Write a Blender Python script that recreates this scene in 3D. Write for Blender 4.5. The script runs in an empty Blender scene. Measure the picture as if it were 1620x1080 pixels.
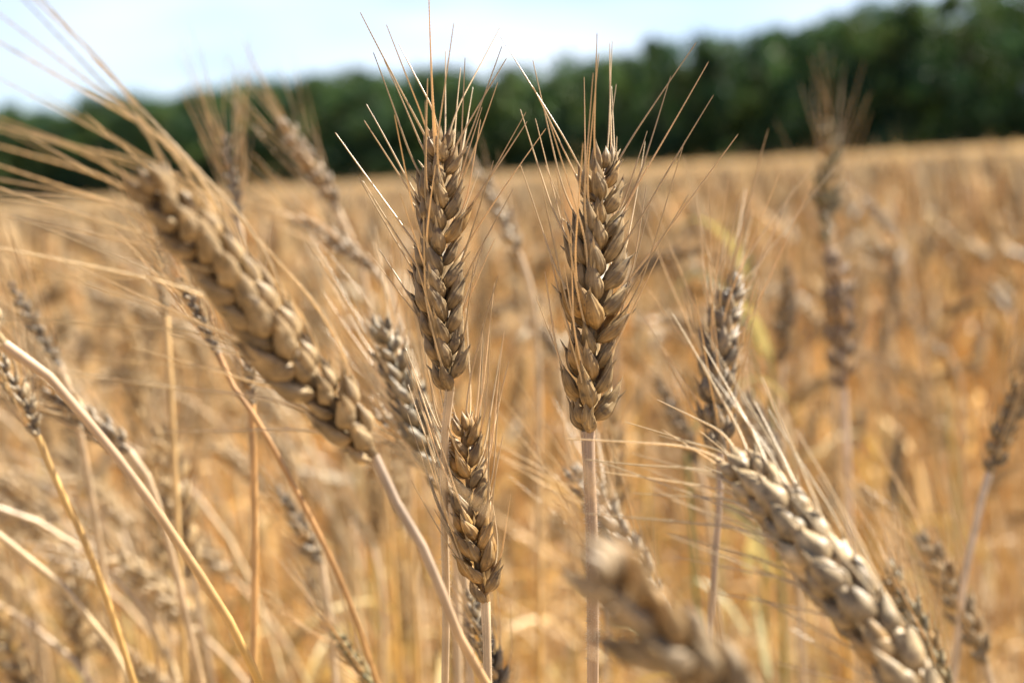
import bpy, math, random
import numpy as np

# ------------------------------------------------------------------ camera, sky, sun, exposure
SC = bpy.context.scene
COL = SC.collection
FPX, CXP, CYP = 2250.0, 810.0, 540.0           # focal length and centre in pixels of the 1620 x 1080 photograph
HORIZON = 290.0
PITCH = math.atan((CYP - HORIZON) / FPX)
CAM = np.array((0.0, 0.0, 1.0))
cam_data = bpy.data.cameras.new('camera')
cam = bpy.data.objects.new('camera', cam_data)
COL.objects.link(cam)
cam.location = CAM
cam.rotation_euler = (math.pi / 2 - PITCH, 0, 0)
cam_data.sensor_width = 36.0
cam_data.lens = 50.0
cam_data.clip_start = 0.02
cam_data.clip_end = 5000
cam_data.dof.use_dof = True
cam_data.dof.focus_distance = 0.445
cam_data.dof.aperture_fstop = 7.2
cam_data.dof.aperture_blades = 9
SC.camera = cam

SUN_AZ, SUN_EL = math.radians(64), math.radians(52)   # azimuth clockwise from the view direction (+Y)
world = bpy.data.worlds.new('World')
SC.world = world
world.use_nodes = True
wn, wl = world.node_tree.nodes, world.node_tree.links
wn.clear()
w_out = wn.new('ShaderNodeOutputWorld')
w_bg = wn.new('ShaderNodeBackground')
w_bg.inputs['Strength'].default_value = 0.05
sky = wn.new('ShaderNodeTexSky')
sky.sky_type = 'NISHITA'
sky.sun_disc = False
sky.sun_elevation = SUN_EL
sky.sun_rotation = SUN_AZ
sky.altitude = 200
sky.air_density = 0.75
sky.dust_density = 0.6
sky.ozone_density = 3.5
tc = wn.new('ShaderNodeTexCoord')
mp = wn.new('ShaderNodeMapping')
mp.inputs['Location'].default_value = (0.35, 0.0, 0.1)
mp.inputs['Scale'].default_value = (1.0, 1.0, 3.2)
nz = wn.new('ShaderNodeTexNoise')
nz.inputs['Scale'].default_value = 2.6
nz.inputs['Detail'].default_value = 3
nz.inputs['Roughness'].default_value = 0.55
cr = wn.new('ShaderNodeValToRGB')
cr.color_ramp.elements[0].position = 0.25
cr.color_ramp.elements[1].position = 0.66
mx = wn.new('ShaderNodeMix')
mx.data_type = 'RGBA'
mx.inputs[7].default_value = (6.9, 7.5, 8.3, 1)       # cloud radiance on the sky's own scale
wl.new(tc.outputs['Generated'], mp.inputs['Vector'])
wl.new(mp.outputs[0], nz.inputs['Vector'])
wl.new(nz.outputs['Fac'], cr.inputs['Fac'])
sepz = wn.new('ShaderNodeSeparateXYZ')
low = wn.new('ShaderNodeMapRange')                     # the cloud bank lies low over the wood
low.inputs[1].default_value = .14; low.inputs[2].default_value = .34
low.inputs[3].default_value = 1.0; low.inputs[4].default_value = 0.0
wl.new(tc.outputs['Generated'], sepz.inputs[0]); wl.new(sepz.outputs['Z'], low.inputs[0])
cm = wn.new('ShaderNodeMath'); cm.operation = 'MULTIPLY'
wl.new(cr.outputs['Color'], cm.inputs[0]); wl.new(low.outputs[0], cm.inputs[1])
wl.new(cm.outputs[0], mx.inputs[0])
wl.new(sky.outputs['Color'], mx.inputs[6])
wl.new(mx.outputs[2], w_bg.inputs['Color'])
wl.new(w_bg.outputs[0], w_out.inputs['Surface'])

sun_data = bpy.data.lights.new('sun', 'SUN')
sun_data.energy = 5.0
sun_data.angle = math.radians(0.5)
sun_data.color = (1.0, 0.93, 0.81)
sun = bpy.data.objects.new('sun', sun_data)
COL.objects.link(sun)
sun.location = (30, 20, 40)
sun.rotation_euler = (math.pi / 2 - SUN_EL, 0, math.pi - SUN_AZ)   # shines from azimuth SUN_AZ right of +Y

SC.view_settings.view_transform = 'Standard'
SC.view_settings.look = 'None'
SC.view_settings.gamma = 1.0
SC.view_settings.exposure = 1.85
SC.render.engine = 'CYCLES'
SC.cycles.use_denoising = True
SC.cycles.max_bounces = 8
SC.cycles.transmission_bounces = 6
SC.cycles.diffuse_bounces = 4
SC.cycles.sample_clamp_indirect = 6.0

# ------------------------------------------------------------------ small maths
def v3(*a): return np.array(a, float)
def unit(v):
    v = np.asarray(v, float)
    return v / max(1e-12, np.linalg.norm(v))
cp, sp = math.cos(PITCH), math.sin(PITCH)
C_FWD, C_UP, C_RIGHT = v3(0, cp, -sp), v3(0, sp, cp), v3(1, 0, 0)
def P(px, py, d):
    """the point at depth d metres seen at pixel (px, py) of the photograph"""
    return CAM + d * (C_FWD + C_RIGHT * (px - CXP) / FPX - C_UP * (py - CYP) / FPX)
def ground_z(x, y):
    return 0.0577 * x + 0.0072 * y
def catmull(pts, n):
    """a smooth curve through the points (chord-length tangents), n samples evenly spaced along it"""
    pts = np.array([np.asarray(p, float) for p in pts])
    if len(pts) == 2:
        return pts[0] + (pts[1] - pts[0]) * np.linspace(0, 1, n)[:, None]
    h = np.maximum(1e-9, np.linalg.norm(np.diff(pts, axis=0), axis=1))
    sl = np.diff(pts, axis=0) / h[:, None]
    m = np.empty_like(pts)
    m[1:-1] = (sl[:-1] * h[1:, None] + sl[1:] * h[:-1, None]) / (h[1:] + h[:-1])[:, None]
    m[0] = 1.5 * sl[0] - .5 * m[1]; m[-1] = 1.5 * sl[-1] - .5 * m[-2]
    u = np.linspace(0, 1, 24, endpoint=False)[:, None]
    d = [(2 * u ** 3 - 3 * u ** 2 + 1) * pts[i] + (u ** 3 - 2 * u ** 2 + u) * h[i] * m[i] + (3 * u ** 2 - 2 * u ** 3) * pts[i + 1] + (u ** 3 - u ** 2) * h[i] * m[i + 1]
         for i in range(len(h))]
    d = np.concatenate(d + [pts[-1:]])
    s = np.concatenate([[0], np.cumsum(np.linalg.norm(np.diff(d, axis=0), axis=1))])
    t = np.linspace(0, s[-1], n)
    return np.stack([np.interp(t, s, d[:, k]) for k in range(3)], 1)
def frames(path):
    t = np.gradient(path, axis=0)
    t /= np.linalg.norm(t, axis=1)[:, None]
    ref = v3(1, 0, 0) if abs(t[0][0]) < .8 else v3(0, 1, 0)
    n = unit(ref - t[0] * np.dot(ref, t[0]))
    N = [n]
    for i in range(1, len(t)):
        n = unit(n - t[i] * np.dot(n, t[i]))
        N.append(n)
    N = np.array(N)
    return t, N, np.cross(t, N)

# ------------------------------------------------------------------ mesh building
class Shape:
    """collects faces and builds ONE mesh object"""
    def __init__(s):
        s.v, s.q, s.t, s.uv, s.c, s.n = [], [], [], [], [], 0
    def add(s, verts, quads=None, tris=None, uv=None, col=None):
        verts = np.asarray(verts, float).reshape(-1, 3)
        k = len(verts)
        s.v.append(verts)
        if quads is not None and len(quads): s.q.append(np.asarray(quads, np.int64) + s.n)
        if tris is not None and len(tris): s.t.append(np.asarray(tris, np.int64) + s.n)
        s.uv.append(np.zeros((k, 2)) if uv is None else np.asarray(uv, float))
        c = np.ones((k, 3)) * (np.asarray(col, float) if col is not None else .5)
        s.c.append(c)
        s.n += k
    def grid(s, g, uv=None, col=None):
        """g: (rows, cols, 3)"""
        r, c = g.shape[:2]
        i = (np.arange(r - 1)[:, None] * c + np.arange(c - 1)[None]).ravel()
        quads = np.stack([i, i + 1, i + c + 1, i + c], 1)
        if uv is None:
            uv = np.stack(np.meshgrid(np.linspace(0, 1, r), np.linspace(0, 1, c), indexing='ij'), -1)
        s.add(g.reshape(-1, 3), quads, uv=uv.reshape(-1, 2), col=None if col is None else np.broadcast_to(col, (r, c, 3)).reshape(-1, 3))
    def tube(s, path, rad, seg=6, col=None):
        t, N, B = frames(path)
        a = np.linspace(0, 2 * math.pi, seg + 1)
        rad = np.broadcast_to(np.asarray(rad, float), (len(path),))
        g = path[:, None] + rad[:, None, None] * (np.cos(a)[None, :, None] * N[:, None] + np.sin(a)[None, :, None] * B[:, None])
        if col is not None:
            col = np.asarray(col, float)
            if col.ndim == 2: col = col[:, None]
        s.grid(g, col=col)
    def merge(s, o):
        for v, uv, c in zip(o.v, o.uv, o.c): s.v.append(v); s.uv.append(uv); s.c.append(c)
        s.q += [q + s.n for q in o.q]; s.t += [t + s.n for t in o.t]
        s.n += o.n
    def mesh(s, name, mat, offset=(0, 0, 0), smooth=True):
        V = np.concatenate(s.v) - np.asarray(offset, float)
        Q = np.concatenate(s.q) if s.q else np.zeros((0, 4), np.int64)
        T = np.concatenate(s.t) if s.t else np.zeros((0, 3), np.int64)
        loops = np.concatenate([Q.ravel(), T.ravel()]).astype(np.int32)
        tot = np.concatenate([np.full(len(Q), 4), np.full(len(T), 3)]).astype(np.int32)
        start = np.concatenate([[0], np.cumsum(tot)[:-1]]).astype(np.int32)
        m = bpy.data.meshes.new(name)
        m.vertices.add(len(V)); m.vertices.foreach_set('co', V.astype(np.float32).ravel())
        m.loops.add(len(loops)); m.loops.foreach_set('vertex_index', loops)
        m.polygons.add(len(tot)); m.polygons.foreach_set('loop_start', start); m.polygons.foreach_set('loop_total', tot)
        m.polygons.foreach_set('use_smooth', np.full(len(tot), smooth))
        m.update(calc_edges=True)
        uvl = m.uv_layers.new(name='uv')
        uvl.data.foreach_set('uv', np.concatenate(s.uv)[loops].astype(np.float32).ravel())
        ca = m.color_attributes.new('tint', 'FLOAT_COLOR', 'POINT')
        cc = np.concatenate(s.c)
        ca.data.foreach_set('color', np.concatenate([cc, np.ones((len(cc), 1))], 1).astype(np.float32).ravel())
        m.materials.append(mat)
        return m
def link(name, data, parent=None):
    o = bpy.data.objects.new(name, data)
    COL.objects.link(o)
    if parent is not None: o.parent = parent
    return o
def tag(o, label=None, cat=None, group=None, kind=None):
    for k, val in (('label', label), ('category', cat), ('group', group), ('kind', kind)):
        if val: o[k] = val
    return o

# ------------------------------------------------------------------ materials
def plant_material(name, rough, transl, streak=(4, 60), bump=0.0, mottle=120.0, lo=.72, hi=1.2, spec=.5, transl_tint=(1, .86, .6), specks=0):
    m = bpy.data.materials.new(name)
    m.use_nodes = True
    n, l = m.node_tree.nodes, m.node_tree.links
    n.clear()
    out = n.new('ShaderNodeOutputMaterial')
    at = n.new('ShaderNodeAttribute'); at.attribute_name = 'tint'
    uv = n.new('ShaderNodeUVMap'); uv.uv_map = 'uv'
    mpn = n.new('ShaderNodeMapping'); mpn.inputs['Scale'].default_value = (streak[0], streak[1], 1)
    n1 = n.new('ShaderNodeTexNoise'); n1.inputs['Scale'].default_value = 1.0; n1.inputs['Detail'].default_value = 3
    l.new(uv.outputs[0], mpn.inputs[0]); l.new(mpn.outputs[0], n1.inputs['Vector'])
    tcn = n.new('ShaderNodeTexCoord')
    n2 = n.new('ShaderNodeTexNoise'); n2.inputs['Scale'].default_value = mottle; n2.inputs['Detail'].default_value = 4
    l.new(tcn.outputs['Object'], n2.inputs['Vector'])
    av = n.new('ShaderNodeMath'); av.operation = 'ADD'
    l.new(n1.outputs['Fac'], av.inputs[0]); l.new(n2.outputs['Fac'], av.inputs[1])
    mr = n.new('ShaderNodeMapRange'); mr.inputs[1].default_value = .7; mr.inputs[2].default_value = 1.3
    mr.inputs[3].default_value = lo; mr.inputs[4].default_value = hi
    l.new(av.outputs[0], mr.inputs[0])
    mul = n.new('ShaderNodeMix'); mul.data_type = 'RGBA'; mul.blend_type = 'MULTIPLY'; mul.inputs[0].default_value = 1
    l.new(at.outputs['Color'], mul.inputs[6]); l.new(mr.outputs[0], mul.inputs[7])
    base_col = mul.outputs[2]
    if specks:
        n3 = n.new('ShaderNodeTexNoise'); n3.inputs['Scale'].default_value = 520; n3.inputs['Detail'].default_value = 2
        l.new(tcn.outputs['Object'], n3.inputs['Vector'])
        m3 = n.new('ShaderNodeMapRange'); m3.inputs[1].default_value = .60; m3.inputs[2].default_value = .70
        m3.inputs[3].default_value = 0; m3.inputs[4].default_value = specks
        l.new(n3.outputs['Fac'], m3.inputs[0])
        d3 = n.new('ShaderNodeMix'); d3.data_type = 'RGBA'; d3.inputs[7].default_value = (.07, .05, .035, 1)
        l.new(m3.outputs[0], d3.inputs[0]); l.new(base_col, d3.inputs[6])
        base_col = d3.outputs[2]
    bs = n.new('ShaderNodeBsdfPrincipled')
    bs.inputs['Roughness'].default_value = rough
    bs.inputs['Specular IOR Level'].default_value = spec
    l.new(base_col, bs.inputs['Base Color'])
    if bump:
        b = n.new('ShaderNodeBump'); b.inputs['Strength'].default_value = bump; b.inputs['Distance'].default_value = .00007
        l.new(n1.outputs['Fac'], b.inputs['Height']); l.new(b.outputs[0], bs.inputs['Normal'])
    if transl:
        tr = n.new('ShaderNodeBsdfTranslucent')
        tm = n.new('ShaderNodeMix'); tm.data_type = 'RGBA'; tm.blend_type = 'MULTIPLY'; tm.inputs[0].default_value = 1
        tm.inputs[7].default_value = (*transl_tint, 1)
        l.new(mul.outputs[2], tm.inputs[6]); l.new(tm.outputs[2], tr.inputs['Color'])
        ms = n.new('ShaderNodeMixShader'); ms.inputs[0].default_value = transl
        l.new(bs.outputs[0], ms.inputs[1]); l.new(tr.outputs[0], ms.inputs[2]); l.new(ms.outputs[0], out.inputs['Surface'])
    else:
        l.new(bs.outputs[0], out.inputs['Surface'])
    return m
M_HUSK = plant_material('husk', .46, .18, (1.6, 34), 1.0, 220, .36, 1.42, spec=.40, specks=.7)
M_AWN = plant_material('awn', .30, .36, (30, 2), 0, 60, .85, 1.12, spec=.65, transl_tint=(1, .93, .76))
M_STEM = plant_material('straw_stem', .40, .0, (5, 16), .4, 90, .58, 1.25)
M_LEAF = plant_material('dry_leaf', .5, .35, (2, 30), .3, 30, .75, 1.15)
M_CROP = plant_material('crop', .5, .42, (3, 6), 0, 3, .8, 1.15, transl_tint=(1, .92, .74))
M_TREE = plant_material('tree_foliage', .5, .35, (2, 2), 0, .25, .6, 1.35, transl_tint=(.9, 1, .5), spec=.12)
M_SOIL = plant_material('soil', .9, 0, (60, 60), 0, 6, .6, 1.3)

TAN, GREYTAN, PALE, AMBER = v3(.44, .29, .135), v3(.29, .205, .115), v3(.56, .42, .235), v3(.46, .25, .065)
AWN_C, STEM_UP, STEM_LOW, GREEN = v3(.76, .58, .34), v3(.54, .40, .25), v3(.68, .40, .10), v3(.30, .33, .08)

# ------------------------------------------------------------------ the wheat ear
def husk(s, o, A, back, L, W, D, rows, segs, col, rng, bend=.10, blunt=False, tip=None):
    """one boat-shaped husk from o along A, its keel towards `back`; returns its tip"""
    A = unit(A + rng.normal(0, .05, 3)); back = unit(back - A * np.dot(back, A)); w = np.cross(A, back)
    L = L * rng.uniform(.92, 1.08)
    u = np.linspace(0, 1, rows)
    if blunt:      # glume: an open shell with square shoulders
        r = np.minimum(1, np.sin(.5 * math.pi * np.minimum(1, u / .40) ** .8)) * np.where(u < .50, 1, np.clip((1 - u) / .50, 0, 1) ** .75)
        open_a, flare = 1.95, .07
    else:          # lemma: closed, drawn out into a point
        r = np.where(u < .36, np.sin(.5 * math.pi * (u / .36) ** .8), np.clip((1 - u) / .64, 0, 1) ** 1.0 * (1 + .40 * np.sin(math.pi * np.clip((u - .36) / .64, 0, 1))))
        r = np.minimum(r, 1)
        open_a, flare = 3.1416, .03
    r = np.clip(r, .035, None)
    a = np.linspace(-open_a, open_a, segs + 1)
    keel = 1 + .22 * np.exp(-(a / .30) ** 2)
    veins = 1 + (.05 * np.cos(9 * a + rng.uniform(0, 6)) if segs > 14 else 0)
    depth = D * (np.cos(a) * keel) * veins
    cx = o[None] + A[None] * (u * L)[:, None] + back[None] * (bend * L * np.sin(math.pi * np.clip(u, 0, 1) ** .9) - .05 * L * u ** 3 + flare * L * u ** 5)[:, None]
    skew = rng.normal(0, .05) * L * u ** 2
    cx = cx + w[None] * skew[:, None]
    wob = 1 + rng.normal(0, .025, (rows, segs + 1)); wob[:, -1] = wob[:, 0]
    dent = 1 + .07 * np.sin(u * rng.uniform(5, 11) + rng.uniform(0, 6))[:, None] * np.cos(a + rng.uniform(0, 6))[None]
    if not blunt: dent[:, -1] = dent[:, 0]
    rr = r[:, None] * wob * dent
    g = cx[:, None] + rr[:, :, None] * (.5 * W * (np.sin(a) * veins)[None, :, None] * w + .5 * depth[None, :, None] * back)
    # the husk's own colouring: grey brown weathered flank, brown tip, paler papery margin and keel
    c = np.ones((rows, segs + 1, 1)) * col
    flank = np.clip(np.cos(a - rng.uniform(-2, 2)), 0, 1)[None, :, None] * np.clip(np.sin(u * 3 + rng.uniform(-.4, 1)), 0, 1)[:, None, None] * rng.uniform(0, .55)
    c = c * (1 - flank) + flank * v3(.215, .145, .072)
    tipk = np.clip((u - .74) / .26, 0, 1)[:, None, None] * rng.uniform(.1, .6)
    c = c * (1 - tipk) + tipk * (v3(.20, .14, .08) if rng.random() < .6 else v3(.60, .48, .30))
    edge = np.clip((np.abs(a) - 1.45) / .5, 0, 1)[None, :, None] * (.75 if blunt else .10)
    edge = np.maximum(edge, .35 * np.exp(-(a / .16) ** 2)[None, :, None] * np.ones((rows, 1, 1)))
    c = c * (1 - edge) + edge * v3(.66, .49, .27)
    s.grid(g, col=c)
    return cx[-1]

def awn_shape(s, tip, A, end_dir, length, r0, rings, seg, col, rng, barbed=True):
    u = np.linspace(0, 1, rings)
    side = unit(np.cross(A, rng.normal(size=3)))
    bow = rng.normal(0, .05)
    k = np.clip(u / .35, 0, 1) ** .8
    d = A[None] * (1 - k)[:, None] + end_dir[None] * k[:, None] + side[None] * (bow * u)[:, None]
    d /= np.linalg.norm(d, axis=1)[:, None]
    p = tip + np.concatenate([[v3(0, 0, 0)], np.cumsum(d[:-1] * (length / (rings - 1)), axis=0)])
    r = r0 * (1 - .62 * u)
    if barbed: r = r * (1 + .17 * ((np.arange(rings) % 2) * 2 - 1) * np.clip(u * 8, 0, 1))
    r[-1] = r0 * .1
    c = col * (1 + .10 * rng.normal()) * (1 - .12 * u[:, None])
    s.tube(p, r, seg, c)

def ear_shapes(path_pts, roll, rng, tint, n=17, rows=13, segs=12, fat=1.0, awn_len=.055, awn_spread=.30, awn_rings=60, awn_seg=4,
               barbed=True, awn_r=.00034, awn_col=AWN_C, splay=.44, open_front=9, plump=1.0, jit=1.0, amber=.1, awn_skip=.1, size=None, spread_end=(0, 0, 0)):
    """returns (rachis Shape, [spikelet Shape], [awn Shape]) in world coordinates"""
    path = catmull(path_pts, 60)
    L = np.sum(np.linalg.norm(np.diff(path, axis=0), axis=1)) if size is None else size
    t, N0, B0 = frames(path)
    rach = Shape(); rach.tube(path[:53], np.linspace(.0016, .0008, 53), 6, tint * .9)
    spikes, awns = [], []
    spread_end = np.asarray(spread_end, float)
    for i in range(n):
        f = .005 + .875 * i / (n - 1)
        j = f * 59; j0 = int(j); w = j - j0
        pos = path[j0] * (1 - w) + path[min(59, j0 + 1)] * w
        T = t[j0]
        side = 1 if i % 2 else -1
        ang = roll + rng.normal(0, .07) + .25 * (f - .5)
        S = (math.cos(ang) * N0[j0] + math.sin(ang) * B0[j0])
        N = np.cross(T, S)
        last = i == n - 1
        if last:
            S, N = N, -S
        prof = np.interp(f, [0, .08, .3, .6, .9, 1], [.76, .97, 1.08, .96, .72, .62]) * rng.uniform(.90, 1.09) * (.74 if rng.random() < .07 else 1)
        k = L * prof * fat
        out = S * side
        th = splay + jit * rng.normal(0, .09) if not last else .03
        A0 = unit(T * math.cos(th) + out * math.sin(th))
        sp_ = Shape()
        base = tint * rng.uniform(.82, 1.15)
        if rng.random() < amber: base = base * .45 + AMBER * .6
        elif rng.random() < .22: base = base * .6 + GREYTAN * .35
        o0 = pos + out * .005 * L
        # middle floret
        mt = husk(sp_, o0 + A0 * .032 * k + out * .012 * k, unit(A0 + out * .06), out, .130 * k, .056 * k * plump, .040 * k * plump, rows, segs, base * rng.uniform(.9, 1.1), rng)
        if rng.random() > .55 + awn_skip:
            a_ = Shape()
            awn_shape(a_, mt - A0 * .003, A0, unit(T + out * awn_spread * rng.uniform(.2, 1.1) + rng.normal(0, .12, 3) + spread_end), awn_len * rng.uniform(.5, .9), awn_r * .9, awn_rings, awn_seg, awn_col * rng.uniform(.75, 1.1), rng, barbed)
            awns.append(a_)
        for tt in (-1, 1):
            lean = .27 + jit * rng.normal(0, .08)
            A = unit(A0 + N * tt * lean)
            col = base * rng.uniform(.88, 1.12)
            tip = husk(sp_, o0 + N * tt * .012 * k, A, N * tt * .85 + out * .5, .188 * k, .055 * k * plump, .035 * k * plump, rows, segs, col, rng)
            colg = (base * .76 + PALE * .14) * rng.uniform(.85, 1.12)
            Ag = unit(A0 + N * tt * (lean + .10) + out * .05)
            gt = husk(sp_, o0 + N * tt * .022 * k - A0 * .006 * k, Ag, N * tt * .9 + out * .38, .150 * k, .059 * k * plump, .037 * k * plump, rows, segs, colg, rng, .10, True)
            if rows > 8:      # the tooth on the glume's shoulder
                sp_.tube(catmull([gt - Ag * .03 * k + N * tt * .004 * k, gt + Ag * rng.uniform(.012, .035) * k + N * tt * .012 * k], 4), np.array([.0005, .0004, .0003, .00005]), 4, PALE)
            if rng.random() > awn_skip:
                a_ = Shape()
                offv = unit(N * tt * rng.uniform(.5, 1.0) + out * rng.uniform(.3, 1.1) + rng.normal(0, .15, 3))
                if -offv[1] > open_front: continue
                e = unit(T + offv * awn_spread * rng.uniform(.45, 1.5) + spread_end)
                ln = awn_len * rng.uniform(.75, 1.15) * np.interp(f, [0, .35, 1], [.62, 1, .95])
                awn_shape(a_, tip - A * .004, A, e, ln, awn_r * rng.uniform(.85, 1.15), awn_rings, awn_seg, awn_col * rng.uniform(.75, 1.1), rng, barbed)
                awns.append(a_)
        spikes.append(sp_)
    return rach, spikes, awns

def stem_shape(path_pts, r0, r1, rng, n=70, seg=8, up=STEM_UP, low=STEM_LOW, change=.18, hair=0):
    p = catmull(path_pts, n)
    s_len = np.concatenate([[0], np.cumsum(np.linalg.norm(np.diff(p, axis=0), axis=1))])
    k = np.clip((s_len - change * .5) / change, 0, 1)[:, None]
    col = up * (1 - k) + low * k
    r = np.interp(s_len, [0, .004, .016, .2, 10], [r0 * 1.15, r0 * .86, r0, r1, r1])
    for node in (.30, .55):                                   # the straw's swollen joints
        r = r * (1 + .55 * np.exp(-((s_len - node) / .006) ** 2))
    s = Shape(); s.tube(p, r, seg, col)
    if hair:
        t, N, B = frames(p)
        for _ in range(hair):
            q = rng.uniform(0, min(.075, s_len[-1]))
            j = int(np.searchsorted(s_len, q)); j = min(max(j, 1), n - 1)
            w = (q - s_len[j - 1]) / (s_len[j] - s_len[j - 1])
            c = p[j - 1] * (1 - w) + p[j] * w
            a = rng.uniform(0, 2 * math.pi)
            d = N[j] * math.cos(a) + B[j] * math.sin(a)
            x = np.cross(t[j], d)
            b = c + d * r[j] * .95
            e = b + (d + t[j] * rng.uniform(-.6, .3)) * rng.uniform(.0006, .0015)
            h = .00005
            s.add([b + x * h, b - x * h, e, b + t[j] * h * 1.5, b - t[j] * h * 1.5], None, [[0, 1, 2], [3, 4, 2]], col=v3(.75, .66, .52))
    return s

def leaf_shape(pts, width, rng, col, n=22):
    p = catmull(pts, n)
    t, N, B = frames(p)
    u = np.linspace(0, 1, n)
    tw = rng.uniform(-1, 1) * 2.0 * u + rng.uniform(0, 6.28)
    w = width * np.minimum(1, u * 8 + .35) * (1 - u ** 2.2) + .0003
    cols = np.linspace(-1, 1, 6)
    X = np.cos(tw)[:, None] * N + np.sin(tw)[:, None] * B
    Y = -np.sin(tw)[:, None] * N + np.cos(tw)[:, None] * B
    g = p[:, None] + (w[:, None] * .5 * cols)[:, :, None] * X[:, None] + (w[:, None] * .22 * np.abs(cols))[:, :, None] * Y[:, None]
    s = Shape(); s.grid(g, col=col * rng.uniform(.85, 1.1)); return s

STALK_GROUP = 'wheat stalks of the field'
def to_ground(pts, drift=.12):
    """carry a stem from its last given point down to the soil"""
    a, b = pts[-2], pts[-1]
    d = unit(b - a)
    h = b[2] - ground_z(b[0], b[1])
    if h < .02: return pts
    slope = np.clip(np.array([d[0], d[1]]) / max(.35, -d[2]), -.7, .7)
    mid = b + v3(slope[0] * .30 * h, slope[1] * .30 * h, -.45 * h)
    gx, gy = b[0] + slope[0] * .42 * h, b[1] + slope[1] * .42 * h
    return pts + [mid, v3(gx, gy, ground_z(gx, gy) - .01)]

def stalk(label, ear, stem, roll=.9, seed=0, detail=2, tint=TAN, stem_r=.0017, hair=0, leaves=(), change=.18, up=STEM_UP, low=STEM_LOW, group=STALK_GROUP, **kw):
    """ear: pixel points (px, py, depth) from base to tip; stem: pixel points below the ear's base.  detail 2: spikelets and awns apart"""
    rng = np.random.default_rng(seed + 11)
    ep = [P(*e) for e in ear]
    sp_ = to_ground([ep[0] + (ep[1] - ep[0]) * .015] + [P(*q) for q in stem]) if len(stem) else to_ground([ep[0] + (ep[1] - ep[0]) * .02, ep[0]])
    foot = sp_[-1].copy(); foot[2] += .01
    root = link('wheat_stalk', None); root.location = foot
    tag(root, label, 'wheat stalk', group)
    link('stem', stem_shape(sp_, stem_r, stem_r * .92, rng, hair=hair, change=change, up=up, low=low).mesh('stem', M_STEM, foot), root)
    for lf in leaves:
        pts = [P(*q) for q in lf['pts']]
        link('leaf', leaf_shape(pts, lf.get('w', .008), rng, np.asarray(lf.get('col', v3(.5, .36, .17)))).mesh('leaf', M_LEAF, foot), root)
    if detail == 2:
        rach, spk, aw = ear_shapes(ep, roll, rng, tint, **kw)
        er = link('ear', rach.mesh('ear', M_HUSK, foot), root)
        for s in spk: link('spikelet', s.mesh('spikelet', M_HUSK, foot), er)
        for a in aw: link('awn', a.mesh('awn', M_AWN, foot), er)
    else:
        kw = dict(dict(rows=9, segs=8, awn_rings=12, awn_seg=3, barbed=False), **kw)
        rach, spk, aw = ear_shapes(ep, roll, rng, tint, **kw)
        for s in spk: rach.merge(s)
        er = link('ear', rach.mesh('ear', M_HUSK, foot), root)
        b = Shape()
        for a in aw: b.merge(a)
        if aw: link('beard', b.mesh('beard', M_AWN, foot), er)
    return root

# ------------------------------------------------------------------ the setting: ground
gs = Shape()
xs = np.concatenate([-np.geomspace(1500, .5, 40), [0], np.geomspace(.5, 1500, 40)])
ys = np.concatenate([[-300, -60, -12, -3], np.linspace(-1, 4, 11), np.geomspace(4.6, 2500, 50)])
gx, gy = np.meshgrid(xs, ys, indexing='ij')
gs.grid(np.stack([gx, gy, ground_z(gx, gy)], -1), col=v3(.25, .17, .085))
tag(link('ground', gs.mesh('ground', M_SOIL)), 'sloping soil of the wheat field rising gently to the right', 'ground', kind='structure')

# ------------------------------------------------------------------ the wood beyond the field
rng = np.random.default_rng(5)
def tree_shape(h, rng, s, foot, leaf=.62, nleaf=2600):
    trunk = catmull([foot, foot + v3(rng.normal(0, .2), rng.normal(0, .2), h * .45), foot + v3(rng.normal(0, .4), rng.normal(0, .4), h * .85)], 8)
    s.tube(trunk, np.linspace(.22, .06, 8), 6, v3(.10, .085, .07))
    R = h * rng.uniform(.29, .40)
    blobs = []
    for k in range(rng.integers(22, 30)):
        zf = rng.uniform(.06, .97)
        rad = R * np.interp(zf, [.05, .3, .6, .85, 1], [.85, 1, .95, .6, .15])
        a = rng.uniform(0, 6.283)
        q = rad * math.sqrt(rng.random()) * .9
        c = foot + v3(q * math.cos(a), q * math.sin(a), zf * h)
        blobs.append((c, rng.uniform(.10, .19) * h * (1 - .4 * zf), rng.uniform(.6, 1.3)))
        if k % 3 == 0:
            b0 = trunk[min(7, int(zf * 7))]
            s.tube(catmull([b0 - v3(0, 0, .1 * h * zf), (b0 + c) / 2 + v3(0, 0, .02 * h), c], 5), np.linspace(.09, .02, 5), 5, v3(.10, .085, .07))
    per = nleaf // len(blobs)
    for c, br, shade in blobs:
        d = rng.normal(size=(per, 3)); d /= np.linalg.norm(d, axis=1)[:, None]
        p = c + d * (br * rng.random((per, 1)) ** .4) * v3(1, 1, .8)
        p[:, 2] = np.maximum(p[:, 2], foot[2] + .2)
        n = d + rng.normal(0, .6, (per, 3)); n /= np.linalg.norm(n, axis=1)[:, None]
        x = np.cross(n, rng.normal(size=(per, 3))); x /= np.linalg.norm(x, axis=1)[:, None]
        y = np.cross(n, x)
        sz = leaf * rng.uniform(.5, 1.1, (per, 1))
        quad = np.stack([p - x * sz * .5, p + y * sz * .32, p + x * sz * .5, p - y * sz * .32], 1).reshape(-1, 3)
        idx = np.arange(per * 4).reshape(-1, 4)
        hue = np.array([v3(.054, .102, .042), v3(.088, .130, .042), v3(.038, .084, .046)][rng.integers(3)])
        c_ = hue * shade * rng.uniform(.75, 1.25, (per, 1))
        s.add(quad, idx, col=np.repeat(c_, 4, 0))
wood = Shape()
hp_t = [-.4, 0, .153, .35, .51, .63, .76, .88, 1.0, 1.5]
hp_h = [16.0, 15.6, 15.4, 14.6, 12.8, 12.7, 13.2, 14.3, 15.2, 16.5]
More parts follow.
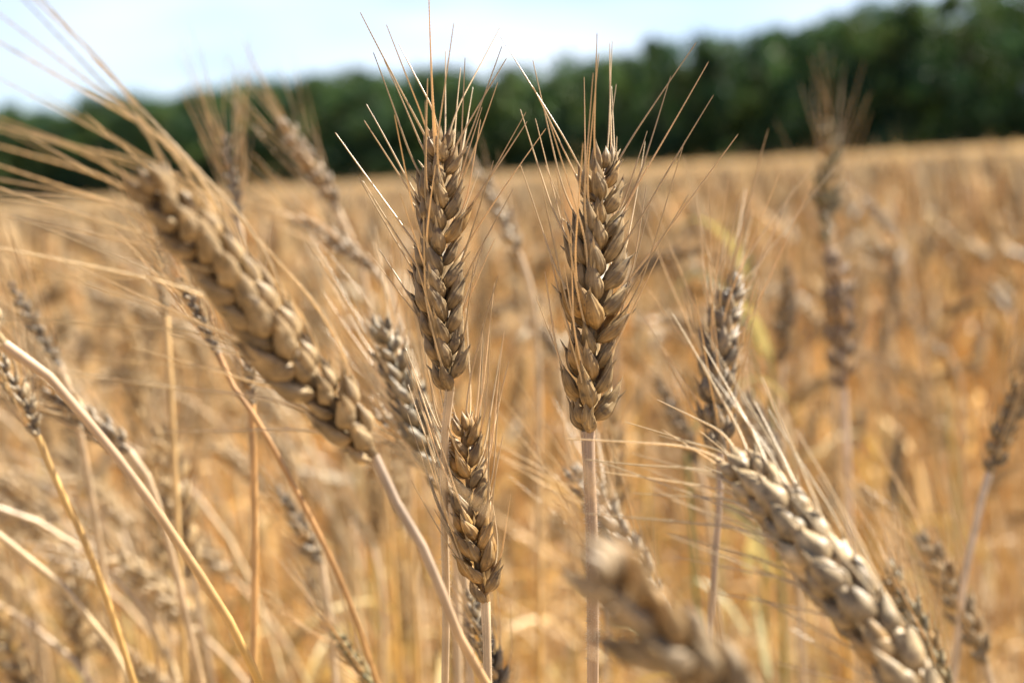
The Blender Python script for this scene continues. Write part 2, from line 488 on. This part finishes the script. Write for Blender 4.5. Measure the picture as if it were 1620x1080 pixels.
for row in range(6):
    tt = -.32 + .01 * row
    while tt < 1.42:
        step = rng.uniform(3.2, 4.8) / 148
        x = -71 + 109 * tt + rng.normal(0, .8) + row * 4.6
        y = 216 - 101 * tt + rng.normal(0, 1.2) + 3.5 + row * 5.0
        h = np.interp(tt, hp_t, hp_h) * rng.uniform(.84, 1.06) * (1 + .03 * row)
        tree_shape(h, rng, wood, v3(x, y, ground_z(x, y)), nleaf=3000 if row == 0 else 1900)
        tt += step
        if row == 0 and rng.random() < .9:          # the undergrowth along the wood's edge
            for _ in range(2):
                x2, y2 = x + rng.normal(0, 2), y - rng.uniform(.5, 2.5)
                tree_shape(rng.uniform(2.6, 5.0), rng, wood, v3(x2, y2, ground_z(x2, y2)), .5, 800)
tag(link('forest', wood.mesh('forest', M_TREE, smooth=False)), 'dark green broadleaf wood along the far edge of the field', 'forest', kind='stuff')

# ------------------------------------------------------------------ the crop: everything past the stalks one can tell apart, as one mass
def crop_template(rng, height, lean, fine=True):
    """low detail stalk for the far crop, at the origin"""
    s = Shape()
    a = lean
    top = v3(math.sin(a * .35) * height * .5, 0, height - .085)
    tdir = unit(v3(math.sin(a), 0, math.cos(a)))
    st = catmull([v3(0, 0, 0), top * v3(.35, 1, .55), top], 6 if fine else 3)
    s.tube(st, .0018 if fine else .003, 3, v3(.76, .54, .24))
    n, seg = (12, 6) if fine else (4, 4)
    u = np.linspace(0, 1, n)
    p = top + tdir[None] * (u * .085)[:, None]
    r = .0085 * np.interp(u, [0, .2, .6, 1], [.6, 1.1, 1, .25])
    if fine: r = r * (1 + .22 * ((np.arange(n) % 2) * 2 - 1))
    cc = v3(.56, .41, .22) * rng.uniform(.35, 1.15) * (.8 + .4 * rng.random((n, 1)))
    s.tube(p, r, seg, cc)
    na = 12 if fine else 4
    for k in range(na):
        f = rng.uniform(.15, 1)
        b = top + tdir * f * .085
        o = unit(np.cross(tdir, rng.normal(size=3)))
        e = b + unit(tdir + o * rng.uniform(.1, .45)) * rng.uniform(.045, .075)
        h = np.cross(o, tdir) * (.0005 if fine else .0012)
        s.add([b + h + o * .004, b - h + o * .004, e], None, [[0, 1, 2]], col=AWN_C * rng.uniform(.8, 1.1))
    if rng.random() < .4:
        z = rng.uniform(.35, .7) * height
        b = v3(st[len(st) // 2][0] * .6, 0, z)
        o = unit(v3(rng.normal(), rng.normal(), 0))
        q = [b, b + o * .05 + v3(0, 0, .05), b + o * .13 + v3(0, 0, .02), b + o * .17 - v3(0, 0, .08)]
        g = catmull(q, 6 if fine else 3)
        x = np.cross(o, v3(0, 0, 1)) * .004
        s.grid(np.stack([g - x, g + x], 1), col=v3(.68, .47, .21) * rng.uniform(.7, 1.1))
    return s
def scatter(dst, temps, pts, rng, sc=(.9, 1.1), wind=None):
    """numpy copies of the templates at pts (x, y)"""
    which = rng.integers(0, len(temps), len(pts))
    for k, tpl in enumerate(temps):
        q = pts[which == k]
        if not len(q): continue
        V = np.concatenate(tpl.v); C = np.concatenate(tpl.c); U = np.concatenate(tpl.uv)
        Q = np.concatenate(tpl.q) if tpl.q else np.zeros((0, 4), int); T = np.concatenate(tpl.t) if tpl.t else np.zeros((0, 3), int)
        m, nv = len(q), len(V)
        a = rng.uniform(0, 6.283, m)
        s = rng.uniform(*sc, m)
        ca, sa = np.cos(a) * s, np.sin(a) * s
        X = V[None, :, 0] * ca[:, None] - V[None, :, 1] * sa[:, None] + q[:, None, 0]
        Y = V[None, :, 0] * sa[:, None] + V[None, :, 1] * ca[:, None] + q[:, None, 1]
        Z = V[None, :, 2] * s[:, None] + ground_z(q[:, 0], q[:, 1])[:, None]
        # patches of riper and greyer crop
        pt = .5 + .5 * np.sin(q[:, 0] * .9 + 1.7 * np.sin(q[:, 1] * .5)) * np.cos(q[:, 1] * .33 + q[:, 0] * .21)
        tint = (.68 + .52 * rng.random((m, 1))) * (.80 + .32 * pt[:, None]) * (1 + .12 * rng.normal(0, 1, (m, 1)) * v3(.3, 0, -.6))
        Cc = C[None] * tint[:, None]
        off = (np.arange(m) * nv)[:, None, None]
        dst.add(np.stack([X, Y, Z], -1).reshape(-1, 3), (Q[None] + off).reshape(-1, 4), (T[None] + off).reshape(-1, 3), np.tile(U, (m, 1)), Cc.reshape(-1, 3))
def wedge(y0, y1, density, rng, lo=-.62, hi=.62, pad=.25):
    """random points of the ground in view between two depths"""
    area = (hi - lo) * (y1 * y1 - y0 * y0) / 2 + 2 * pad * (y1 - y0)
    n = int(area * density)
    y = np.sqrt(rng.uniform(y0 * y0, y1 * y1, n))
    x = rng.uniform(0, 1, n) * ((hi - lo) * y + 2 * pad) + lo * y - pad
    return np.stack([x, y], 1)
rng = np.random.default_rng(21)
crop = Shape()
fine_t = [crop_template(rng, rng.uniform(.62, .92), rng.uniform(.1, 1.2)) for _ in range(14)]
scatter(crop, fine_t, wedge(2.0, 6.5, 240, rng, -.5, .5), rng)
scatter(crop, fine_t, wedge(1.55, 2.0, 130, rng, -.46, -.05, .05), rng)
coarse_t = [crop_template(rng, rng.uniform(.70, .92), rng.uniform(.1, 1.0), False) for _ in range(10)]
scatter(crop, coarse_t, wedge(6.5, 18, 70, rng, -.46, .46), rng, (.92, 1.08))
def far_tuft(rng):
    s = Shape()
    for k in range(16):
        b = v3(rng.normal(0, .35), rng.normal(0, .35), 0)
        d = v3(rng.normal(0, .06), rng.normal(0, .06), rng.uniform(.60, .95))
        w = v3(rng.normal(), rng.normal() * .5, 0); w = unit(w) * .022
        s.add([b + v3(0, 0, .35) - w, b + v3(0, 0, .35) + w, b + d + w * .6, b + d - w * .6], [[0, 1, 2, 3]], col=v3(.74, .54, .30) * rng.uniform(.55, 1.2))
    return s
far_t = [far_tuft(rng) for _ in range(8)]
scatter(crop, far_t, wedge(17, 60, 6.0, rng, -.45, .45), rng, (.95, 1.06))
p_ = wedge(60, 225, .9, rng, -.44, .44)
keep = (p_[:, 1] - 216) < (-101 / 109) * (p_[:, 0] + 71) - 1.5
scatter(crop, far_t, p_[keep], rng, (.97, 1.08))
tag(link('wheat_field', crop.mesh('wheat_field', M_CROP)), 'mass of ripe golden wheat covering the field up to the wood', 'wheat field', kind='stuff')

# ------------------------------------------------------------------ the stalks one can tell apart
F = .445
# the two sharp ears
stalk('sharp upright wheat ear left of centre, its bristly awns reaching above the treeline',
      [(712, 618, F), (694, 430, F), (697, 300, F), (700, 190, F)], [(704, 690, F + .004), (703, 800, F + .010), (706, 950, F + .02), (704, 1080, F + .03)],
      roll=.55, seed=1, tint=v3(.29, .19, .088), n=22, fat=.94, awn_skip=.0, awn_len=.044, awn_spread=.52, awn_rings=90, rows=20, segs=28, stem_r=.0013, hair=500)
stalk('sharp upright wheat ear right of centre, broad husks, on a pinkish hairy stem',
      [(930, 684, F - .005), (938, 520, F - .006), (945, 380, F - .004), (953, 225, F)], [(932, 740, F - .005), (936, 830, F - .004), (938, 960, F), (938, 1090, F + .01)],
      roll=.55, seed=2, tint=v3(.30, .195, .082), n=21, awn_len=.053, awn_spread=.50, awn_rings=90, rows=20, segs=28, fat=.98, stem_r=.0019, hair=1400, awn_skip=.15, up=v3(.42, .29, .19))
stalk('shorter amber brown ear below the left sharp ear, tip touching its stem',
      [(768, 952, F + .004), (752, 860, F + .004), (742, 770, F + .008), (733, 655, F + .012)], [(770, 1000, F + .004), (772, 1090, F + .006)],
      roll=.3, seed=3, tint=v3(.33, .195, .07), n=17, awn_len=.045, awn_spread=.28, awn_rings=70, rows=18, segs=26, fat=1.2, amber=.45, stem_r=.0014, hair=300)
# the near ones
stalk('big blurred ear leaning left across the photo with long pale awns fanning left',
      [(592, 722, .375), (500, 610, .362), (348, 428, .340), (205, 248, .312)], [(606, 760, .376), (655, 838, .378), (692, 920, .382), (728, 1010, .388), (775, 1090, .395)],
      roll=.1, seed=4, tint=v3(.33, .23, .12), n=23, awn_len=.090, awn_spread=.60, awn_rings=40, awn_r=.00042, awn_skip=.0, fat=.84, jit=.5, splay=.30, awn_col=v3(.78, .64, .42), spread_end=(-.62, .12, -.42), open_front=.35, plump=1.12, stem_r=.0014, up=v3(.38, .285, .20), change=.07, low=v3(.62, .36, .12))
stalk('very blurred close ear rising from the bottom edge below the right sharp ear',
      [(1375, 1380, .285), (1225, 1210, .272), (1055, 1020, .26), (905, 860, .25)], [(1415, 1440, .29), (1455, 1540, .295)],
      roll=.6, seed=5, splay=.3, tint=v3(.34, .255, .16), n=17, awn_len=.05, awn_spread=.3, awn_rings=24, awn_skip=.55)
stalk('pale silvery plump ear leaning left at the lower right, awns streaming left',
      [(1490, 1160, .325), (1400, 1020, .335), (1270, 850, .355), (1142, 705, .385)], [(1510, 1200, .325), (1550, 1300, .33)],
      roll=.15, seed=6, tint=v3(.50, .365, .20), n=20, awn_len=.052, awn_spread=.62, awn_rings=50, rows=14, segs=12, amber=.05, awn_skip=.0, awn_r=.00040, fat=.84, jit=.4, splay=.30, plump=1.28, awn_col=v3(.78, .64, .42), spread_end=(-.48, .10, -.08), open_front=.35)
stalk('bowed pinkish straw arching from the left edge, its ear just beyond the frame',
      [(6, 545, .38), (-40, 500, .375), (-150, 520, .36), (-300, 640, .34)], [(60, 580, .382), (125, 650, .386), (210, 755, .392), (300, 885, .40), (365, 985, .408), (415, 1090, .415)],
      roll=.4, seed=7, detail=1, tint=PALE, n=16, stem_r=.0014, up=v3(.50, .35, .22), low=v3(.68, .38, .05), change=.10)
# behind the focus, still readable
stalk('dark grey ear right of the right sharp ear, on a long thin stem',
      [(1140, 715, .55), (1132, 600, .55), (1145, 510, .555), (1162, 425, .56)], [(1138, 790, .55), (1130, 900, .555), (1122, 1010, .56), (1118, 1090, .565)],
      roll=.8, seed=8, tint=v3(.235, .19, .14), n=15, awn_len=.065, awn_spread=.40, awn_rings=40, rows=12, segs=10, amber=0, stem_r=.0013, up=v3(.36, .27, .2))
stalk('grey green slanting ear directly left behind the left sharp ear and its stem',
      [(708, 775, .56), (665, 680, .56), (630, 590, .565), (598, 490, .57)], [(722, 830, .56), (738, 950, .565), (745, 1090, .57)],
      roll=.4, seed=9, tint=v3(.27, .225, .15), n=16, awn_len=.05, awn_spread=.35, awn_rings=40, rows=12, segs=10, amber=0)
stalk('silvery grey ear leaning left half hidden behind the hairy pinkish stem',
      [(1050, 955, .58), (1000, 880, .58), (955, 810, .585), (900, 735, .59)], [(1065, 1000, .58), (1080, 1090, .585)],
      roll=.5, seed=10, tint=v3(.40, .34, .26), n=15, awn_len=.06, awn_spread=.5, awn_rings=36, rows=12, segs=10, amber=0)
stalk('brown ear cut by the right edge of the photo on a pale curved stem',
      [(1566, 748, .68), (1590, 680, .675), (1615, 625, .67), (1655, 560, .66)], [(1560, 765, .68), (1542, 840, .685), (1524, 925, .69), (1515, 1010, .70)],
      roll=.6, seed=11, tint=v3(.31, .24, .15), n=15, awn_len=.06, awn_spread=.3, awn_rings=30, rows=12, segs=10, up=v3(.62, .50, .38), low=v3(.55, .36, .18), stem_r=.0019)
stalk('small brown ear leaning left at the lower right corner, base near the bottom edge',
      [(1560, 1050, .70), (1530, 980, .70), (1490, 905, .70), (1452, 838, .70)], [(1568, 1085, .70), (1580, 1150, .70)],
      roll=.5, seed=12, tint=v3(.31, .245, .16), n=14, awn_len=.055, awn_spread=.3, awn_rings=30, rows=12, segs=10)
stalk('greenish ear with amber flecks squeezed beside the pale plump ear, near bottom right',
      [(1500, 1100, .60), (1470, 1030, .60), (1432, 960, .605), (1402, 885, .61)], [(1510, 1150, .60)],
      roll=.7, seed=13, tint=v3(.28, .235, .13), n=15, awn_len=.05, awn_spread=.3, awn_rings=30, rows=12, segs=10, amber=.3)
stalk('dark slender ear rising from the bottom edge just below the short amber ear',
      [(800, 1120, .53), (780, 1060, .53), (760, 1000, .53), (745, 930, .535)], [(806, 1150, .53)],
      roll=.6, seed=14, detail=1, tint=v3(.27, .22, .15), n=15, awn_len=.04, awn_skip=.4)
stalk('short ear with white glinting husks tucked behind the dark grey ear',
      [(1235, 762, .72), (1215, 715, .72), (1195, 670, .72), (1178, 625, .72)], [(1245, 800, .72), (1262, 920, .73), (1270, 1090, .74)],
      roll=.4, seed=15, detail=1, tint=v3(.46, .38, .28), n=14, awn_len=.04, size=.07)
stalk('lower slanting ear crossing under the grey green ear, behind the big leaning ear',
      [(700, 745, .60), (668, 715, .60), (640, 695, .60), (605, 650, .60)], [(715, 790, .60), (722, 900, .605), (725, 1080, .61)],
      roll=.9, seed=16, detail=1, tint=v3(.36, .28, .19), n=14, awn_len=.05, size=.07)
stalk('upright orange straw under the middle of the big leaning ear, its ear hidden behind it',
      [(398, 640, .56), (394, 590, .56), (388, 540, .56), (380, 470, .56)], [(400, 700, .56), (403, 850, .565), (400, 1090, .575)],
      roll=.6, seed=17, detail=1, tint=v3(.33, .25, .16), n=14, awn_len=.05, fat=.8, up=v3(.58, .33, .13), low=v3(.64, .34, .09), stem_r=.0015)
stalk('faint upright straw left of the orange one, behind the pale fanning awns',
      [(262, 500, .66), (258, 460, .66), (252, 420, .66), (246, 370, .66)], [(266, 560, .66), (275, 720, .665), (292, 1090, .68)],
      roll=.9, seed=18, detail=1, tint=v3(.38, .29, .18), n=14, awn_len=.05, fat=.8, up=v3(.60, .40, .18), low=v3(.66, .40, .11))
stalk('yellow orange leaning straw at the lower left below the bowed pinkish straw',
      [(60, 690, .54), (40, 640, .54), (10, 590, .54), (-40, 540, .54)], [(80, 740, .54), (140, 870, .545), (215, 1090, .56)],
      roll=.5, seed=19, detail=1, tint=v3(.34, .26, .16), n=14, awn_len=.05, up=v3(.62, .38, .13), low=v3(.72, .42, .07), stem_r=.0014)
# far behind the focus, told apart by where they stand
far_list = [
    ('greenish blurred ear standing tall against the wood at the right', [(1312, 385, .96), (1308, 320, .96), (1312, 250, .96), (1318, 185, .96)], [(1314, 450, .96), (1318, 600, .97), (1330, 800, .98)], v3(.25, .215, .11), dict(awn_len=.055, awn_spread=.35, low=STEM_LOW)),
    ('blurred purplish brown ear hanging below the tall ear at the right', [(1334, 615, .92), (1330, 540, .92), (1326, 460, .92), (1318, 385, .93)], [(1338, 680, .92), (1345, 850, .93)], v3(.30, .22, .17), dict(awn_len=.04, stem_r=.0022, up=v3(.62, .47, .34))),
    ('pale blurred ear slanting left against the dark wood, upper left', [(535, 335, .80), (505, 285, .80), (472, 235, .80), (440, 180, .80)], [(560, 390, .80), (590, 520, .81), (610, 760, .83)], v3(.40, .29, .18), dict(awn_len=.055)),
    ('pale topped blurred ear lying almost flat between big ear and left sharp ear', [(590, 425, .74), (550, 395, .74), (505, 365, .74), (455, 340, .74)], [(610, 450, .74), (640, 560, .75), (650, 800, .77)], v3(.46, .36, .25), dict(awn_len=.06, awn_spread=.4)),
    ('narrow dark blurred ear upright above the big leaning ear', [(378, 350, .72), (370, 300, .72), (362, 260, .72), (355, 205, .72)], [(384, 420, .72), (395, 560, .73), (400, 800, .74)], v3(.28, .22, .16), dict(awn_len=.06, fat=.8)),
    ('white edged blurred ear close behind the left sharp ear, slanting left', [(822, 405, .78), (805, 365, .78), (785, 325, .78), (752, 268, .78)], [(835, 440, .78), (850, 560, .79), (852, 760, .80)], v3(.50, .40, .28), dict(awn_len=.035)),
    ('dark blurred ear lying flat right of the right sharp ear', [(1000, 440, .95), (1030, 418, .95), (1070, 402, .95), (1118, 396, .95)], [(985, 465, .95), (975, 560, .96), (975, 760, .97)], v3(.17, .125, .08), dict(awn_len=.03, fat=.95)),
    ('small blurred ear between the two sharp ears, low on a pale straw', [(885, 565, 1.0), (872, 545, 1.0), (858, 528, 1.0), (836, 508, 1.0)], [(892, 600, 1.0), (900, 720, 1.01)], v3(.40, .33, .24), dict(awn_len=.035, size=.06)),
    ('dark drooping ear behind the awns of the big leaning ear', [(345, 560, .55), (325, 520, .55), (305, 480, .55), (278, 435, .55)], [(362, 600, .55), (400, 655, .55), (465, 770, .56), (540, 920, .575), (590, 1060, .59)], v3(.30, .23, .15), dict(awn_len=.05, fat=.75, stem_r=.0012, up=v3(.46, .26, .11), low=v3(.50, .28, .08))),
    ('dark grey ear low between straws under the big leaning ear', [(508, 890, .70), (485, 850, .70), (462, 810, .70), (435, 765, .70)], [(515, 930, .70), (530, 1080, .71)], v3(.27, .215, .15), dict(awn_len=.045)),
    ('olive ear rising from the bottom edge between the straws left of centre', [(595, 1095, .60), (575, 1065, .60), (555, 1035, .60), (525, 990, .60)], [(605, 1130, .60)], v3(.38, .34, .17), dict(awn_len=.05)),
    ('pale faint ear in the gap below the base of the big leaning ear', [(590, 868, .95), (575, 835, .95), (558, 805, .95), (540, 775, .95)], [(598, 900, .95), (606, 1060, .96)], v3(.44, .35, .22), dict(awn_len=.04, fat=.8)),
    ('dark blurred ear leaning left behind the stem of the dark grey ear', [(1105, 735, .80), (1085, 690, .80), (1062, 645, .80), (1038, 598, .80)], [(1115, 780, .80), (1130, 920, .81)], v3(.18, .135, .09), dict(awn_len=.04)),
    ('dark narrow blurred ear beside the green weed right of centre', [(1238, 575, 1.05), (1240, 530, 1.05), (1244, 480, 1.05), (1248, 412, 1.05)], [(1236, 640, 1.05), (1240, 800, 1.06)], v3(.14, .10, .065), dict(awn_len=.04, fat=.95)),
    ('broken pale ear bent like an elbow amid the crop at the right', [(1502, 560, 1.35), (1468, 540, 1.35), (1450, 515, 1.35), (1452, 455, 1.35)], [(1512, 580, 1.35), (1520, 700, 1.36)], v3(.48, .38, .26), dict(awn_len=.03, fat=.7)),
    ('small dark ear on a thin straw above the greenish ear at lower right', [(1408, 805, 1.25), (1415, 765, 1.25), (1420, 725, 1.25), (1426, 675, 1.25)], [(1407, 850, 1.25), (1405, 960, 1.26)], v3(.19, .145, .09), dict(awn_len=.03)),
    ('grey sheened ear slanting left just right of the tall ear on the right', [(1418, 372, 1.25), (1402, 355, 1.25), (1385, 335, 1.25), (1362, 308, 1.25)], [(1428, 390, 1.25), (1445, 480, 1.26)], v3(.46, .38, .29), dict(awn_len=.04)),
    ('small dark upright ear above the elbowed pale ear', [(1413, 490, 1.6), (1414, 460, 1.6), (1416, 430, 1.6), (1419, 395, 1.6)], [(1412, 520, 1.6), (1412, 620, 1.6)], v3(.15, .11, .075), dict(awn_len=.03)),
    ('small dark upright ear left of the elbowed pale ear', [(1392, 560, 1.65), (1394, 535, 1.65), (1397, 510, 1.65), (1400, 482, 1.65)], [(1391, 600, 1.65), (1392, 700, 1.66)], v3(.15, .11, .075), dict(awn_len=.03)),
    ('drooping dark ear under the bowed straw at the left edge, lower of two', [(205, 715, .62), (160, 680, .62), (105, 640, .62), (40, 585, .62)], [(225, 740, .62), (260, 840, .63), (300, 1000, .65)], v3(.33, .26, .18), dict(awn_len=.05)),
    ('drooping dark ear near the left edge, upper of two', [(95, 580, .66), (70, 540, .66), (45, 495, .66), (12, 440, .66)], [(110, 620, .66), (140, 760, .67), (170, 950, .69)], v3(.30, .235, .16), dict(awn_len=.05, fat=.8)),
]
for k, (lab, ear, st, tint, kw) in enumerate(far_list):
    stalk(lab, ear, st, roll=.3 + .37 * (k % 4), seed=30 + k, detail=1, tint=tint * .88, **dict(dict(n=14, awn_len=.05, rows=8, segs=7), **kw))

# ------------------------------------------------------------------ individual stalks of the crop behind: one of each kind, then copies
rng = np.random.default_rng(77)
def crop_stalk(height, lean, seed, tint, low):
    """a stalk at the origin, leaning towards -X"""
    r = np.random.default_rng(seed)
    h = height - .085 * max(.3, math.cos(lean))
    bx = -.30 * math.sin(lean) * height
    base = v3(bx, r.normal(0, .01), h)
    d = v3(-math.sin(lean), 0, math.cos(lean))
    d2 = unit(d + v3(-.25 * math.sin(lean), 0, -.25 * math.sin(lean)))
    ep = [base, base + d * .03, base + d * .055 + d2 * .005, base + d * .05 + d2 * .035]
    sp_ = [base + d * .002, base - d * .03, v3(bx * .35, 0, h * .6), v3(bx * .06, 0, h * .25), v3(0, 0, -.01)]
    root = link('wheat_stalk', None)
    link('stem', stem_shape(sp_, .0016, .0016, r, 26, 6, change=.12, low=low).mesh('stem', M_STEM), root)
    rach, spk, aw = ear_shapes(ep, r.uniform(0, 3), r, tint, n=14, rows=7, segs=6, awn_len=.055, awn_spread=.35, awn_rings=8, awn_seg=3, barbed=False)
    for s in spk: rach.merge(s)
    er = link('ear', rach.mesh('ear', M_HUSK), root)
    b = Shape()
    for a in aw: b.merge(a)
    link('beard', b.mesh('beard', M_AWN), er)
    for q in range(r.integers(1, 4)):
        z = r.uniform(.35, .82) * h
        a = r.uniform(0, 6.28)
        o = v3(math.cos(a), math.sin(a), 0)
        c = v3(bx * .2 * z / h, 0, z)
        link('leaf', leaf_shape([c, c + o * .03 + v3(0, 0, .06), c + o * .10 + v3(0, 0, .06), c + o * .16 - v3(0, 0, .04), c + o * .17 - v3(0, 0, .13)], .007, r,
                                [v3(.52, .34, .14), v3(.58, .40, .18), v3(.48, .36, .14)][r.integers(3)]).mesh('leaf', M_LEAF), root)
    return root
def copy_tree(o, parent=None):
    c = o.copy(); COL.objects.link(c)
    if parent is not None: c.parent = parent
    for ch in list(o.children): copy_tree(ch, c)
    return c
kinds = []
for i in range(12):
    tint = [v3(.46, .32, .16), v3(.40, .28, .15), v3(.48, .35, .19), v3(.54, .40, .23)][i % 4]
    low = [STEM_LOW, v3(.60, .36, .13), v3(.45, .40, .14), v3(.72, .42, .07), v3(.62, .48, .28)][i % 5]
    kinds.append([crop_stalk(.54 + .039 * i, [.10, .75, .35, 1.15][(i * 7) % 4], 400 + i, tint, low), .54 + .039 * i, False])
def plant(x, y, want, turn, label, group):
    """put a stalk of about the wanted height at (x, y)"""
    k = sorted(range(len(kinds)), key=lambda j: abs(kinds[j][1] - want) + rng.uniform(0, .09))[0]
    o = copy_tree(kinds[k][0]) if kinds[k][2] else kinds[k][0]
    kinds[k][2] = True
    o.location = (x, y, ground_z(x, y)); o.rotation_euler = (rng.normal(0, .03), rng.normal(0, .05), turn)
    o.scale = [rng.uniform(.92, 1.08)] * 3
    tag(o, label, 'wheat stalk', group)
spots = []
for _ in range(96):                                   # the tangle at the left, nearer the camera
    y = rng.uniform(.72, 1.7); f = rng.uniform(-.44, .0)
    spots.append((f * y, y, rng.uniform(.70, .89), rng.normal(0, .5), 'blurred leaning wheat stalk in the tangle of straws at the lower left', 'leaning straws at the lower left'))
for _ in range(150):                                  # the crop behind, right and centre
    y = math.sqrt(rng.uniform(1.25 ** 2, 2.3 ** 2)); f = rng.uniform(-.42, .45)
    spots.append((f * y, y, rng.uniform(.52, .86), rng.normal(.2, 1.3), 'small heavily blurred wheat stalk in the dense crop behind the sharp ears', 'blurred stalks of the crop behind'))
for x, y, want, turn, lab, g in spots: plant(x, y, want, turn, lab, g)

for root, _, used in kinds:
    if not used:
        for o in list(root.children_recursive) + [root]: bpy.data.objects.remove(o)

# ------------------------------------------------------------------ green weeds
def weed(label, pts, seed):
    r = np.random.default_rng(seed)
    top = P(*pts)
    foot = v3(top[0] + .02, top[1] + .02, ground_z(top[0], top[1]))
    root = link('green_weed', None); root.location = foot
    tag(root, label, 'weed', 'green weeds in the crop')
    st = Shape(); st.tube(catmull([foot, (foot + top) / 2 + v3(.015, 0, 0), top], 14), np.linspace(.002, .0012, 14), 5, v3(.16, .22, .06))
    link('stem', st.mesh('stem', M_LEAF, foot), root)
    for k in range(5):
        a = r.uniform(0, 6.28); f = r.uniform(.6, 1)
        c = foot + (top - foot) * f
        o = v3(math.cos(a), math.sin(a), 0)
        link('leaf', leaf_shape([c, c + o * .02 + v3(0, 0, .03), c + o * .045 + v3(0, 0, .045), c + o * .07 + v3(0, 0, .02)], .010, r, v3(.38, .34, .17)).mesh('leaf', M_LEAF, foot), root)
weed('blurred pale green weed leaf above the dark grey ear', (1185, 400, 1.15), 1)
weed('blurred yellow green weed beside the narrow dark ear', (1218, 545, 1.0), 2)
weed('green weed leaf behind the awns of the pale plump ear', (1085, 690, .9), 3)
